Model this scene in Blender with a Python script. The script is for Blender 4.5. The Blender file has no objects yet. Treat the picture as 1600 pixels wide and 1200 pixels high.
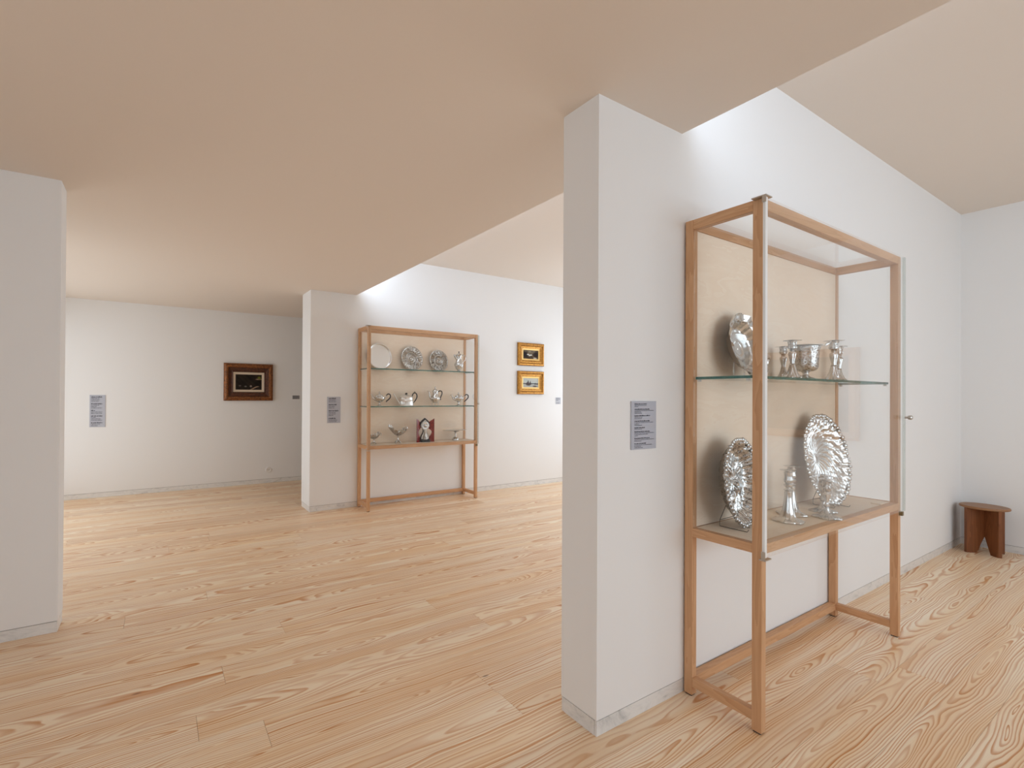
import bpy, bmesh, math, random
from math import sin, cos, pi
from mathutils import Vector, Matrix

S = bpy.context.scene
COL = S.collection
random.seed(7)

# ------------------------------------------------------------ camera
F_PX, YAW, PITCH, ROLL, SX, SY = 715.73, 0.51202, 0.004589, 0.0061066, -150.94, 13.99
EYE = 1.4
Fv = Vector((sin(YAW)*cos(PITCH), cos(YAW)*cos(PITCH), sin(PITCH)))
R0 = Vector((cos(YAW), -sin(YAW), 0)); U0 = R0.cross(Fv)
Rv = R0*cos(ROLL)+U0*sin(ROLL); Uv = -R0*sin(ROLL)+U0*cos(ROLL)
cd = bpy.data.cameras.new('camera'); cam = bpy.data.objects.new('camera', cd); COL.objects.link(cam)
m = Matrix.Identity(4)
for i in range(3):
    m[i][0], m[i][1], m[i][2] = Rv[i], Uv[i], -Fv[i]
m[2][3] = EYE
cam.matrix_world = m
cd.sensor_fit = 'HORIZONTAL'; cd.sensor_width = 36; cd.lens = 36*F_PX/1600
cd.shift_x = -SX/1600; cd.shift_y = SY/1600; cd.clip_start = 0.05; cd.clip_end = 200
S.camera = cam

# ------------------------------------------------------------ world, light, exposure
W = bpy.data.worlds.new('sky'); S.world = W; W.use_nodes = True
bg = W.node_tree.nodes['Background']; bg.inputs[0].default_value = (0.80, 0.90, 1.0, 1); bg.inputs[1].default_value = 1.75
S.view_settings.view_transform = 'Standard'; S.view_settings.look = 'None'
S.view_settings.gamma = 1; S.view_settings.use_curve_mapping = False
S.view_settings.exposure = 0.05
S.cycles.max_bounces = 12; S.cycles.diffuse_bounces = 8; S.cycles.glossy_bounces = 6; S.cycles.transparent_max_bounces = 24
S.cycles.use_denoising = True
S.cycles.sample_clamp_indirect = 6
S.cycles.caustics_reflective = False; S.cycles.caustics_refractive = False

def area(name, loc, rot, sx, sy, power, col, spread=180):
    l = bpy.data.lights.new(name, 'AREA'); l.shape = 'RECTANGLE'; l.size = sx; l.size_y = sy
    l.energy = power; l.color = col; l.spread = math.radians(spread)
    o = bpy.data.objects.new(name, l); COL.objects.link(o); o.location = loc; o.rotation_euler = rot
    return o

# room numbers (metres); camera stands at x=0,y=0
XE = 2.162; H = 2.649; HT = 3.179          # edge of low ceiling, low and high ceilings
Y1 = 1.2755; T1 = 0.1877; Y2 = 5.3635; T2 = 0.3494; X1 = 1.578
Y3 = 3.368; T3 = 0.1693; X3 = -0.503; Y4 = 7.44
XR = 6.77; XL = -2.6; YB = -3.2
XW = -1.45                                  # window wall of the far left room
ROT_PX = (0, -pi/2, 0)                      # area light facing +X
COOL = (0.86, 0.93, 1.0)
# daylight of the clerestory that runs above the ceiling edge, one source per bay (glazing: window_3, window_4)
TILT = math.radians(-90+10)                 # area light faces +X and slopes down
area('clerestory_daylight', (2.06, (YB+Y1)/2, 2.98), (0, TILT, 0), 0.34, Y1-YB-0.1, 17, (.76, .91, 1.10))
area('clerestory_daylight', (2.06, (Y1+T1+Y2)/2, 2.98), (0, TILT, 0), 0.34, Y2-Y1-T1-0.1, 25, (.76, .91, 1.10))
# daylight at the far left window; fill light at added, unseen windows: camera room left, rear wall, right end of the middle bay
area('window_and_fill_light', (XW+0.03, 5.75, 1.25), (0, -pi/2, 0), 2.3, 3.0, 20, (.92, .92, .90))
area('window_and_fill_light', (XL+0.03, -0.6, 1.35), (0, -pi/2, 0), 2.2, 4.4, 3, (.90, .93, .96))
area('window_and_fill_light', (3.6, YB+0.03, 1.55), (pi/2, 0, 0), 5.0, 2.2, 45, (.81, .94, 1.07))
area('window_and_fill_light', (XR-0.03, 3.5, 1.55), (0, pi/2, 0), 2.2, 3.2, 43, (.84, .94, 1.05))

# ------------------------------------------------------------ helpers
def tag(o, label=None, cat=None, group=None, kind=None):
    if label: o['label'] = label
    if cat: o['category'] = cat
    if group: o['group'] = group
    if kind: o['kind'] = kind
    return o
def thing(name, label, cat, loc=(0,0,0), rot=(0,0,0), group=None):
    o = bpy.data.objects.new(name, None); COL.objects.link(o); o.empty_display_size = 0.05
    o.location = loc; o.rotation_euler = rot
    return tag(o, label, cat, group)
def obj(name, bm, mat, parent=None, smooth=False, label=None, kind=None):
    bmesh.ops.recalc_face_normals(bm, faces=bm.faces[:])
    me = bpy.data.meshes.new(name); bm.to_mesh(me); bm.free()
    if mat: me.materials.append(mat)
    if smooth:
        for p in me.polygons: p.use_smooth = True
        try: me.set_sharp_from_angle(angle=math.radians(42))
        except Exception: pass
    o = bpy.data.objects.new(name, me); COL.objects.link(o)
    if parent: o.parent = parent
    if label: o['label'] = label
    if kind: o['kind'] = kind
    return o
def B(): return bmesh.new()
def box(bm, x0, x1, y0, y1, z0, z1, bev=0):
    g = bmesh.ops.create_cube(bm, size=1)
    for v in g['verts']:
        v.co = Vector(((x0+x1)/2+v.co.x*(x1-x0), (y0+y1)/2+v.co.y*(y1-y0), (z0+z1)/2+v.co.z*(z1-z0)))
    if bev:
        es = list({e for v in g['verts'] for e in v.link_edges})
        bmesh.ops.bevel(bm, geom=es, offset=bev, segments=1, affect='EDGES')
    return bm
def bx(name, x0, x1, y0, y1, z0, z1, mat, parent=None, bev=0, **k):
    return obj(name, box(B(), x0, x1, y0, y1, z0, z1, bev), mat, parent, **k)
def prism(bm, pts, a0, a1, axis='y'):
    """pts in the two other axes, extruded along axis"""
    def P(p, a):
        return {'y': (p[0], a, p[1]), 'x': (a, p[0], p[1]), 'z': (p[0], p[1], a)}[axis]
    v0 = [bm.verts.new(P(p, a0)) for p in pts]; v1 = [bm.verts.new(P(p, a1)) for p in pts]
    n = len(pts)
    bm.faces.new(v0); bm.faces.new(v1[::-1])
    for i in range(n): bm.faces.new((v0[i], v0[(i+1) % n], v1[(i+1) % n], v1[i]))
    return bm
def lathe(bm, prof, seg=40, mod=None, c=(0,0,0), sx=1, sy=1):
    """prof: (radius, z) list; mod(theta, z, r, i) -> (factor, dtheta)"""
    rings = []
    for i, (r, z) in enumerate(prof):
        if r < 1e-5:
            rings.append([bm.verts.new((c[0], c[1], c[2]+z))]); continue
        ring = []
        for k in range(seg):
            th = 2*pi*k/seg; f = 1; dt = 0
            if mod: f, dt = mod(th, z, r, i)
            ring.append(bm.verts.new((c[0]+r*f*cos(th+dt)*sx, c[1]+r*f*sin(th+dt)*sy, c[2]+z)))
        rings.append(ring)
    for a, b in zip(rings, rings[1:]):
        if len(a) == 1 and len(b) == 1: continue
        for k in range(seg):
            k2 = (k+1) % seg
            if len(a) == 1: bm.faces.new((a[0], b[k], b[k2]))
            elif len(b) == 1: bm.faces.new((a[k], a[k2], b[0]))
            else: bm.faces.new((a[k], a[k2], b[k2], b[k]))
    for ring in (rings[0], rings[-1]):
        if len(ring) > 1: bm.faces.new(ring)
    return bm
def spline(pts, n=6):
    out = []
    P = [Vector(p) for p in pts]
    for i in range(len(P)-1):
        p0 = P[max(i-1, 0)]; p1 = P[i]; p2 = P[i+1]; p3 = P[min(i+2, len(P)-1)]
        for k in range(n):
            t = k/n
            out.append(0.5*((2*p1)+(-p0+p2)*t+(2*p0-5*p1+4*p2-p3)*t*t+(-p0+3*p1-3*p2+p3)*t**3))
    out.append(P[-1]); return out
def tube(bm, pts, rad, seg=8, n=5, smooth=True):
    """rad: number or list of radii per control point"""
    if not isinstance(rad, (list, tuple)): rad = [rad]*len(pts)
    if smooth:
        C = spline(pts, n); RR = [v.x for v in spline([(r, 0, 0) for r in rad], n)]
    else:
        C = [Vector(p) for p in pts]; RR = list(rad)
    prev = None; up = None
    for i, p in enumerate(C):
        t = (C[min(i+1, len(C)-1)]-C[max(i-1, 0)]).normalized()
        if up is None:
            up = Vector((0, 1, 0)) if abs(t.y) < .9 else Vector((0, 0, 1))
        up = (up-t*up.dot(t)).normalized(); s = t.cross(up)
        ring = [bm.verts.new(p+(up*cos(2*pi*k/seg)+s*sin(2*pi*k/seg))*RR[i]) for k in range(seg)]
        if prev:
            for k in range(seg): bm.faces.new((prev[k], prev[(k+1) % seg], ring[(k+1) % seg], ring[k]))
        else: bm.faces.new(ring)
        prev = ring
    bm.faces.new(prev[::-1])
    return bm
def hnoise(a, b, s=0):
    v = sin(a*12.9898+b*78.233+s*37.7)*43758.5453
    return v-math.floor(v)

# ------------------------------------------------------------ materials
def mat(name, col, rough=.5, metal=0, spec=.5):
    mt = bpy.data.materials.new(name); mt.use_nodes = True
    b = mt.node_tree.nodes['Principled BSDF']
    b.inputs['Base Color'].default_value = (*col, 1); b.inputs['Roughness'].default_value = rough
    b.inputs['Metallic'].default_value = metal; b.inputs['Specular IOR Level'].default_value = spec
    return mt
class NT:
    def __init__(s, mt): s.t = mt.node_tree; s.b = s.t.nodes['Principled BSDF']
    def n(s, typ, **k):
        o = s.t.nodes.new(typ)
        for a, v in k.items(): setattr(o, a, v)
        return o
    def l(s, a, b): s.t.links.new(a, b)
    def m(s, op, a, b=None, c=None):
        o = s.n('ShaderNodeMath', operation=op)
        for i, v in enumerate((a, b, c)):
            if v is None: continue
            if isinstance(v, (int, float)): o.inputs[i].default_value = v
            else: s.l(v, o.inputs[i])
        return o.outputs[0]
    def ramp(s, fac, stops):
        o = s.n('ShaderNodeValToRGB'); s.l(fac, o.inputs[0]); e = o.color_ramp.elements
        while len(e) < len(stops): e.new(.5)
        for q, (p, c) in zip(e, stops): q.position = p; q.color = (*c, 1) if len(c) == 3 else c
        return o.outputs[0]
    def noise(s, vec, scale, detail=2, rough=.5, dist=0):
        o = s.n('ShaderNodeTexNoise'); o.inputs['Scale'].default_value = scale; o.inputs['Detail'].default_value = detail
        o.inputs['Roughness'].default_value = rough; o.inputs['Distortion'].default_value = dist
        if vec is not None: s.l(vec, o.inputs['Vector'])
        return o.outputs['Fac']
    def mapping(s, vec, scale=(1,1,1), loc=(0,0,0)):
        o = s.n('ShaderNodeMapping'); s.l(vec, o.inputs[0]); o.inputs['Scale'].default_value = scale; o.inputs['Location'].default_value = loc
        return o.outputs[0]
    def bump(s, h, strength=.3, dist=.002):
        o = s.n('ShaderNodeBump'); o.inputs['Strength'].default_value = strength; o.inputs['Distance'].default_value = dist
        s.l(h, o.inputs['Height']); s.l(o.outputs[0], s.b.inputs['Normal'])
    def mix(s, f, a, b, mode='MIX'):
        o = s.n('ShaderNodeMix', data_type='RGBA', blend_type=mode)
        for i, v in ((0, f), (6, a), (7, b)):
            if isinstance(v, (int, float)): o.inputs[i].default_value = v
            elif isinstance(v, tuple): o.inputs[i].default_value = (*v, 1)
            else: s.l(v, o.inputs[i])
        return o.outputs[2]

def plaster(name, col):
    mt = mat(name, col, .85, spec=.2); q = NT(mt); tc = q.n('ShaderNodeTexCoord').outputs['Object']
    q.bump(q.noise(tc, 90, 3), .06, .002)
    return mt
M_WALL = plaster('painted_plaster', (.795, .795, .79))
M_CEIL = plaster('ceiling_plaster', (.755, .685, .615))
M_CORE = mat('shadow_gap', (.25, .24, .23), .9)

def floor_wood():
    mt = mat('fir_boards', (.6, .4, .25), .42, spec=.42); q = NT(mt)
    tc = q.n('ShaderNodeTexCoord').outputs['Object']; oi = q.n('ShaderNodeObjectInfo').outputs['Random']
    wn = q.n('ShaderNodeTexWhiteNoise', noise_dimensions='1D'); q.l(oi, wn.inputs['W'])
    rr = q.n('ShaderNodeSeparateColor'); q.l(wn.outputs['Color'], rr.inputs[0]); r1, r2, r3 = rr.outputs[0], rr.outputs[1], rr.outputs[2]
    sp = q.n('ShaderNodeSeparateXYZ'); q.l(tc, sp.inputs[0]); x, y = sp.outputs[0], sp.outputs[1]
    off = q.m('MULTIPLY', oi, 300)
    xs = q.m('ADD', x, off)
    cmb = q.n('ShaderNodeCombineXYZ'); q.l(xs, cmb.inputs[0]); q.l(y, cmb.inputs[1]); q.l(off, cmb.inputs[2]); v = cmb.outputs[0]
    slow = q.noise(q.mapping(v, (.42, .0, 1)), 1, 1.5)                       # heart line wanders along the board
    slow2 = q.noise(q.mapping(v, (.75, .0, 1), (7, 3, 5)), 1, 2)
    wob = q.noise(q.mapping(v, (1.9, 8, 1)), 1, 2, .5)
    fine = q.noise(q.mapping(v, (4, 30, 1)), 1, 1)
    # distance from the heart of the tree
    y0 = q.m('ADD', q.m('MULTIPLY', q.m('SUBTRACT', r1, .5), .16), q.m('MULTIPLY', q.m('SUBTRACT', slow2, .5), .12))
    yy = q.m('ADD', q.m('SUBTRACT', y, y0), q.m('MULTIPLY', q.m('SUBTRACT', wob, .5), .040))
    d0 = q.m('ADD', q.m('MULTIPLY', r2, .07), q.m('MULTIPLY', q.m('SUBTRACT', slow, .5), .42))
    d0 = q.m('ADD', d0, q.m('MULTIPLY', q.m('SUBTRACT', wob, .5), .05))
    rad = q.m('SQRT', q.m('ADD', q.m('MULTIPLY', yy, yy), q.m('MULTIPLY', d0, d0)))
    rc = q.n('ShaderNodeCombineXYZ'); q.l(q.m('MULTIPLY', rad, 22), rc.inputs[0]); q.l(off, rc.inputs[1])
    vary = q.noise(rc.outputs[0], 1, 2, .6)
    ring = q.m('ADD', q.m('ADD', q.m('MULTIPLY', rad, q.m('ADD', 75, q.m('MULTIPLY', r3, 45))), q.m('MULTIPLY', vary, 4.0)), q.m('MULTIPLY', fine, .45))
    fr = q.m('FRACT', ring)
    rid = q.m('FLOOR', ring)
    rw = q.n('ShaderNodeTexWhiteNoise', noise_dimensions='1D'); q.l(q.m('ADD', rid, off), rw.inputs['W'])
    late = q.ramp(fr, [(0, (.4,)*3), (.07, (0,)*3), (.45, (.04,)*3), (.76, (.8,)*3), (.92, (1,)*3), (1, (.7,)*3)])
    streak = q.ramp(q.noise(q.mapping(v, (.45, 16, 1), (5, 9, 1)), 1, 3, .6), [(.33, (.40,)*3), (.60, (1,)*3)])
    amt = q.m('MULTIPLY', late, q.m('MULTIPLY', streak, q.m('ADD', .55, q.m('MULTIPLY', rw.outputs['Value'], .55))))
    blot = q.ramp(q.noise(q.mapping(v, (.8, 11, 1), (3, 1, 2)), 1, 3), [(.36, (0,)*3), (.66, (1,)*3)])
    base = q.mix(blot, (.95, .82, .64), (.88, .65, .41))
    col = q.mix(amt, base, (.60, .235, .045))
    fib = q.noise(q.mapping(v, (12, 500, 1)), 1, 2)
    col = q.mix(.25, col, q.ramp(fib, [(.3, (.70,)*3), (.7, (1,)*3)]), 'MULTIPLY')
    tone = q.ramp(wn.outputs['Value'], [(0, (.90, .84, .78)), (.4, (1, 1, 1)), (.8, (1.0, .97, .92)), (1, (.95, .90, .86))])
    col = q.mix(1.0, col, tone, 'MULTIPLY')
    # small dark knots
    vo = q.n('ShaderNodeTexVoronoi'); vo.inputs['Scale'].default_value = 1
    q.l(q.mapping(v, (1.0, 3.0, 1)), vo.inputs['Vector'])
    kn = q.ramp(vo.outputs['Distance'], [(0, (1,)*3), (.018, (1,)*3), (.03, (0,)*3)])
    col = q.mix(q.m('MULTIPLY', kn, .75), col, (.16, .07, .03))
    q.l(col, q.b.inputs['Base Color'])
    q.l(q.m('ADD', .36, q.m('MULTIPLY', fib, .12)), q.b.inputs['Roughness'])
    q.b.inputs['Coat Weight'].default_value = .25; q.b.inputs['Coat Roughness'].default_value = .28
    q.bump(fr, .03, .001)
    return mt
M_FLOOR = floor_wood()

def wood(name, a, b, sc=(2.5, 2.5, 2.5), ringf=60, axis=2, rough=.45, amt=1.0, spec=.35):
    """plain straight-grained joinery wood; axis = long direction of the piece"""
    mt = mat(name, a, rough, spec=spec); q = NT(mt)
    tc = q.n('ShaderNodeTexCoord').outputs['Object']
    s = [14, 14, 14]; s[axis] = 1.2
    n1 = q.noise(q.mapping(tc, tuple(s)), 1.0, 3, .55, .4)
    s2 = [220, 220, 220]; s2[axis] = 6
    n2 = q.noise(q.mapping(tc, tuple(s2)), 1.0, 2)
    w = q.m('FRACT', q.m('MULTIPLY', n1, 7))
    f = q.m('MULTIPLY', q.m('ADD', q.m('MULTIPLY', w, .6), q.m('MULTIPLY', n2, .4)), amt)
    q.l(q.mix(f, a, b), q.b.inputs['Base Color'])
    return mt
BE1, BE2 = (.65, .39, .22), (.50, .265, .125)
M_BEECH = {0: wood('beech_along_x', BE1, BE2, axis=0), 1: wood('beech_along_y', BE1, BE2, axis=1), 2: wood('beech_upright', BE1, BE2, axis=2)}
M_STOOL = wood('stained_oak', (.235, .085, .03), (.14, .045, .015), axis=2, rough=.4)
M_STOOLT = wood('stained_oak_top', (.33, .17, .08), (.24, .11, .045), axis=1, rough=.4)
def ply():
    mt = mat('birch_plywood', (.8, .63, .46), .5, spec=.3); q = NT(mt)
    tc = q.n('ShaderNodeTexCoord').outputs['Object']
    n1 = q.noise(q.mapping(tc, (2.2, 2.2, 9)), 1, 4, .6, 1.2)
    n2 = q.noise(q.mapping(tc, (1.3, 1.3, 1.0), (4, 2, 1)), 1, 2)
    w = q.m('FRACT', q.m('MULTIPLY', n1, 5))
    c = q.mix(w, (.88, .76, .62), (.85, .71, .565))
    c = q.mix(q.ramp(n2, [(.35, (0,)*3), (.7, (.55,)*3)]), c, (.80, .62, .46))
    q.l(c, q.b.inputs['Base Color']); return mt
M_PLY = ply()
def marble():
    mt = mat('grey_marble', (.7, .7, .7), .3); q = NT(mt)
    tc = q.n('ShaderNodeTexCoord').outputs['Object']
    n = q.noise(q.mapping(tc, (3, 3, 7)), 1.6, 6, .65, 2.2)
    q.l(q.ramp(n, [(.28, (.46, .47, .47)), (.42, (.68, .68, .67)), (.55, (.76, .755, .74)), (.75, (.72, .70, .68))]), q.b.inputs['Base Color'])
    return mt
M_MARBLE = marble()

def glass(name, tint=(1, 1, 1), refl=1.0):
    mt = bpy.data.materials.new(name); mt.use_nodes = True; t = mt.node_tree; t.nodes.remove(t.nodes['Principled BSDF'])
    out = t.nodes['Material Output']; tr = t.nodes.new('ShaderNodeBsdfTransparent'); tr.inputs[0].default_value = (*tint, 1)
    gl = t.nodes.new('ShaderNodeBsdfGlossy'); gl.inputs['Roughness'].default_value = 0.0; gl.inputs[0].default_value = (1, 1, 1, 1)
    fr = t.nodes.new('ShaderNodeFresnel'); fr.inputs[0].default_value = 1.45
    mu = t.nodes.new('ShaderNodeMath'); mu.operation = 'MULTIPLY'; mu.inputs[1].default_value = refl
    mx = t.nodes.new('ShaderNodeMixShader')
    t.links.new(fr.outputs[0], mu.inputs[0]); t.links.new(mu.outputs[0], mx.inputs[0]); t.links.new(tr.outputs[0], mx.inputs[1]); t.links.new(gl.outputs[0], mx.inputs[2])
    t.links.new(mx.outputs[0], out.inputs[0]); return mt
M_GLASS = glass('clear_glass', (.997, 1, .999), .22)
M_SHELFG = glass('shelf_glass', (.98, .995, .988), .25)
def gedge():
    mt = mat('green_glass_edge', (.02, .17, .15), .15); mt.node_tree.nodes['Principled BSDF'].inputs['Alpha'].default_value = .75
    return mt
M_GEDGE = gedge()
M_ACRYL = glass('clear_acrylic', (.93, .93, .93), 1.0)
M_SEAL = mat('pale_door_edge', (.80, .82, .83), .3)
M_SEALT = glass('clear_door_edge', (.86, .89, .88), .5)
M_STEEL = mat('brushed_steel', (.55, .53, .50), .3, 1)
M_DARK = mat('dark_pad', (.03, .03, .03), .7)
M_BRASS = mat('aged_brass_clip', (.22, .17, .09), .4, 1)

def silver(name, rough=.14, bumpy=0, scale=60, dark=0, base=(.62, .61, .59)):
    mt = mat(name, base, rough, 1); q = NT(mt)
    tc = q.n('ShaderNodeTexCoord').outputs['Object']
    if bumpy:
        base = tuple(.92*c for c in base)
        vo = q.n('ShaderNodeTexVoronoi', feature='SMOOTH_F1'); vo.inputs['Scale'].default_value = scale; q.l(tc, vo.inputs['Vector'])
        n = q.noise(tc, scale*.7, 3, .6, 1.5)
        h = q.m('ADD', q.m('MULTIPLY', vo.outputs['Distance'], .8), n)
        q.bump(h, bumpy, .004)
        if dark:
            q.l(q.mix(q.m('MULTIPLY', q.ramp(h, [(.62, (1,)*3), (.78, (0,)*3)]), dark), base, (.20, .18, .16)), q.b.inputs['Base Color'])
    else:
        q.bump(q.noise(tc, 25, 2), .04, .003)
    return mt
M_SIL = silver('polished_silver', .16)
M_SILC = silver('chased_silver', .16, .35, 110, .9)
M_SILR = silver('rocaille_silver', .16, .35, 130, .6)
M_SILD = silver('embossed_dark_silver', .28, .6, 70, .95, (.50, .465, .42))
M_SILM = mat('satin_silver', (.78, .77, .75), .30, 1)
M_EBONY = mat('black_ebony', (.02, .015, .012), .3)
M_WIRE = mat('bronze_wire', (.10, .07, .045), .4, .8)
def leather():
    mt = mat('red_tortoise_panel', (.25, .02, .015), .25); q = NT(mt)
    tc = q.n('ShaderNodeTexCoord').outputs['Object']
    q.l(q.ramp(q.noise(tc, 40, 3, .6, 2), [(.35, (.10, .008, .006)), (.6, (.33, .03, .022))]), q.b.inputs['Base Color']); return mt
M_RED = leather()
def gilt(name, a, b, sc=70):
    mt = mat(name, a, .38, .75); q = NT(mt); tc = q.n('ShaderNodeTexCoord').outputs['Object']
    n = q.noise(tc, sc, 3, .6, 1)
    q.l(q.ramp(n, [(.35, b), (.6, a)]), q.b.inputs['Base Color']); q.bump(n, .5, .004); return mt
M_GILT = gilt('gilt_frame', (.60, .29, .055), (.22, .085, .018))
M_GILT2 = mat('pale_gilt_slip', (.78, .50, .16), .45, .35)
M_WALNUT = gilt('dark_walnut_gilt', (.11, .033, .012), (.03, .009, .005), 45)
M_WALNUT.node_tree.nodes['Principled BSDF'].inputs['Metallic'].default_value = .1
M_GILTD = gilt('worn_gilt_edge', (.30, .11, .03), (.08, .025, .01), 50)
M_GILTD.node_tree.nodes['Principled BSDF'].inputs['Metallic'].default_value = .4
M_LINEN = mat('linen_slip', (.62, .52, .40), .8)
M_PANEL = mat('blue_grey_panel', (.46, .48, .545), .6, spec=.3)
M_PANELD = mat('grey_label', (.26, .25, .25), .6)
M_PANELL = mat('pale_grey_label', (.52, .53, .57), .6)
M_INK = mat('black_ink', (.03, .03, .045), .7)
M_INK2 = mat('grey_ink', (.13, .135, .17), .7)
M_WPLAST = mat('white_plastic', (.78, .77, .75), .35)
def vcol():
    mt = mat('oil_paint', (.5, .5, .5), .6, spec=.12); q = NT(mt)
    a = q.n('ShaderNodeVertexColor'); a.layer_name = 'paint'; q.l(a.outputs[0], q.b.inputs['Base Color']); return mt
M_PAINT = vcol()

# ------------------------------------------------------------ setting: walls, ceilings, floor
SK = 0.066                                   # marble skirting height
G = 0.004
def struct(name, bm, mt, parent=None): return tag(obj(name, bm, mt, parent), kind='structure')
def lshape(x0, x1):                          # wall section rising into the high bay past the ceiling edge
    return [(x0, SK), (x1, SK), (x1, HT), (XE, HT), (XE, H), (x0, H)]
def wall_with_core(name, x0, x1, y0, y1, poly=None, top=H):
    w = struct(name, prism(B(), poly, y0, y1) if poly else box(B(), x0, x1, y0, y1, SK, top), M_WALL)
    return w
def skirting(name, runs):
    """runs: (axis, fixed face coordinate, a0, a1, direction of the room side)"""
    e = bpy.data.objects.new(name, None); COL.objects.link(e); e['kind'] = 'structure'
    for ax, c, a0, a1, d, th in runs:
        n = max(1, round((a1-a0)/1.55)); L = (a1-a0)/n
        for i in range(n):
            p0 = a0+i*L+(.0006 if i else 0); p1 = a0+(i+1)*L-(.0006 if i < n-1 else 0)
            lo, hi = sorted((c-.0008*d, c-d*th))
            bm = box(B(), p0, p1, lo, hi, 0, SK-G, .0006) if ax == 'x' else box(B(), lo, hi, p0, p1, 0, SK-G, .0006)
            obj('marble_slab', bm, M_MARBLE, e)
        lo, hi = sorted((c-.006*d, c-d*th))
        box_args = (a0+.004, a1-.004, lo, hi, SK-G-.001, SK+.001) if ax == 'x' else (lo, hi, a0+.004, a1-.004, SK-G-.001, SK+.001)
        obj('shadow_gap', box(B(), *box_args), M_CORE, e)
    return e

# dividing wall with the large case, middle wall, left stub
wall_with_core('wall_front', 0, 0, Y1, Y1+T1, lshape(X1, XR))
wall_with_core('wall_middle', 0, 0, Y2, Y2+T2, lshape(X1, XR))
wall_with_core('wall_left_stub', XL, X3, Y3, Y3+T3)
struct('wall_far', box(B(), XW-.2, XR, Y4, Y4+.2, SK, H), M_WALL)
def wall_holes(name, x0, x1, ya, yb, za, zb, wy0, wy1, wz0, wz1):
    bm = B(); box(bm, x0, x1, ya, wy0, za, zb); box(bm, x0, x1, wy1, yb, za, zb)
    box(bm, x0, x1, wy0, wy1, wz1, zb); box(bm, x0, x1, wy0, wy1, za, wz0)
    return struct(name, bm, M_WALL)
wall_holes('wall_left_far', XW-.2, XW, Y3+T3, Y4, SK, H, 4.25, 7.25, .10, 2.40)
wall_holes('wall_left', XL-.2, XL, YB, Y3, SK, H, -2.8, 1.6, .25, 2.45)
bm = B(); box(bm, XR, XR+.2, YB-.2, 1.9, SK, HT); box(bm, XR, XR+.2, 5.1, Y4+.2, SK, HT)
box(bm, XR, XR+.2, 1.9, 5.1, SK, .45); box(bm, XR, XR+.2, 1.9, 5.1, 2.65, HT); struct('wall_right', bm, M_WALL)
bm = B(); box(bm, XL-.2, 1.1, YB-.2, YB, SK, HT); box(bm, 6.1, XR, YB-.2, YB, SK, HT)
box(bm, 1.1, 6.1, YB-.2, YB, SK, .45); box(bm, 1.1, 6.1, YB-.2, YB, 2.65, HT); struct('wall_rear', bm, M_WALL)
def core(x0, x1, y0, y1): struct('wall_core', box(B(), x0, x1, y0, y1, -.02, SK-.0005), M_CORE)
core(X1+.014, XR+.05, Y1+.014, Y1+T1-.014); core(X1+.014, XR+.05, Y2+.014, Y2+T2-.014); core(XL-.1, X3-.014, Y3+.014, Y3+T3-.014)
skirting('baseboard_front', [('x', Y1, X1+.002, XR, -1, .012), ('x', Y1+T1, X1+.002, XR, 1, .012), ('y', X1, Y1+.0126, Y1+T1-.0126, -1, .012)])
skirting('baseboard_middle', [('x', Y2, X1+.002, XR, -1, .012), ('x', Y2+T2, X1+.002, XR, 1, .012), ('y', X1, Y2+.0126, Y2+T2-.0126, -1, .012)])
skirting('baseboard_left', [('x', Y3, XL, X3-.002, -1, .012), ('x', Y3+T3, XL, X3-.002, 1, .012), ('y', X3, Y3+.0126, Y3+T3-.0126, 1, .012)])
skirting('baseboard_far', [('x', Y4, XW, XR, -1, .1)])
skirting('baseboard_right', [('y', XR, YB, Y4, -1, .1)])
skirting('baseboard_rear', [('x', YB, XL, XR, 1, .1)])
skirting('baseboard_window', [('y', XW, Y3+T3, Y4, 1, .1), ('y', XL, YB, Y3, 1, .1)])
# far left window, then unseen windows added to carry daylight
def window(n, x, y0, y1, z0, z1, bars, rot=0, mid=None):
    e = bpy.data.objects.new('window_%d' % n, None); COL.objects.link(e); e['kind'] = 'structure'; e.location = (x, (y0+y1)/2, z0)
    fy0, fy1 = y0-e.location.y, y1-e.location.y; h = z1-z0
    bm = B(); w = .05
    box(bm, -.14, -.08, fy0, fy1, 0, w); box(bm, -.14, -.08, fy0, fy1, h-w, h)
    for k in range(bars+2):
        c = fy0+(fy1-fy0)*k/(bars+1); c = min(max(c, fy0+w/2), fy1-w/2); box(bm, -.14, -.08, c-w/2, c+w/2, w, h-w)
    obj('window_frame', bm, M_BEECH[1], e)
    if rot: e.rotation_euler = (0, 0, rot)
    if mid: e.location = (mid[0], mid[1], z0)
    for k in range(bars+1):
        a = fy0+(fy1-fy0)*k/(bars+1)+w*.75; b = fy0+(fy1-fy0)*(k+1)/(bars+1)-w*.75
        bx('pane', -.115, -.11, a, b, w+.002, h-w-.002, M_GLASS, e)
window(1, XW, 4.25, 7.25, .10, 2.40, 2)
window(2, XL, -2.8, 1.6, .25, 2.45, 3)  # added window, out of view, for weak fill from the left
window(5, 0, -2.5, 2.5, .45, 2.65, 3, pi/2, (3.6, YB))  # invented rear window, carries the frontal fill onto the case wall
window(6, 0, -1.6, 1.6, .45, 2.65, 2, pi, (XR, 3.5))  # unseen window added to brighten the middle bay from the right
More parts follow.
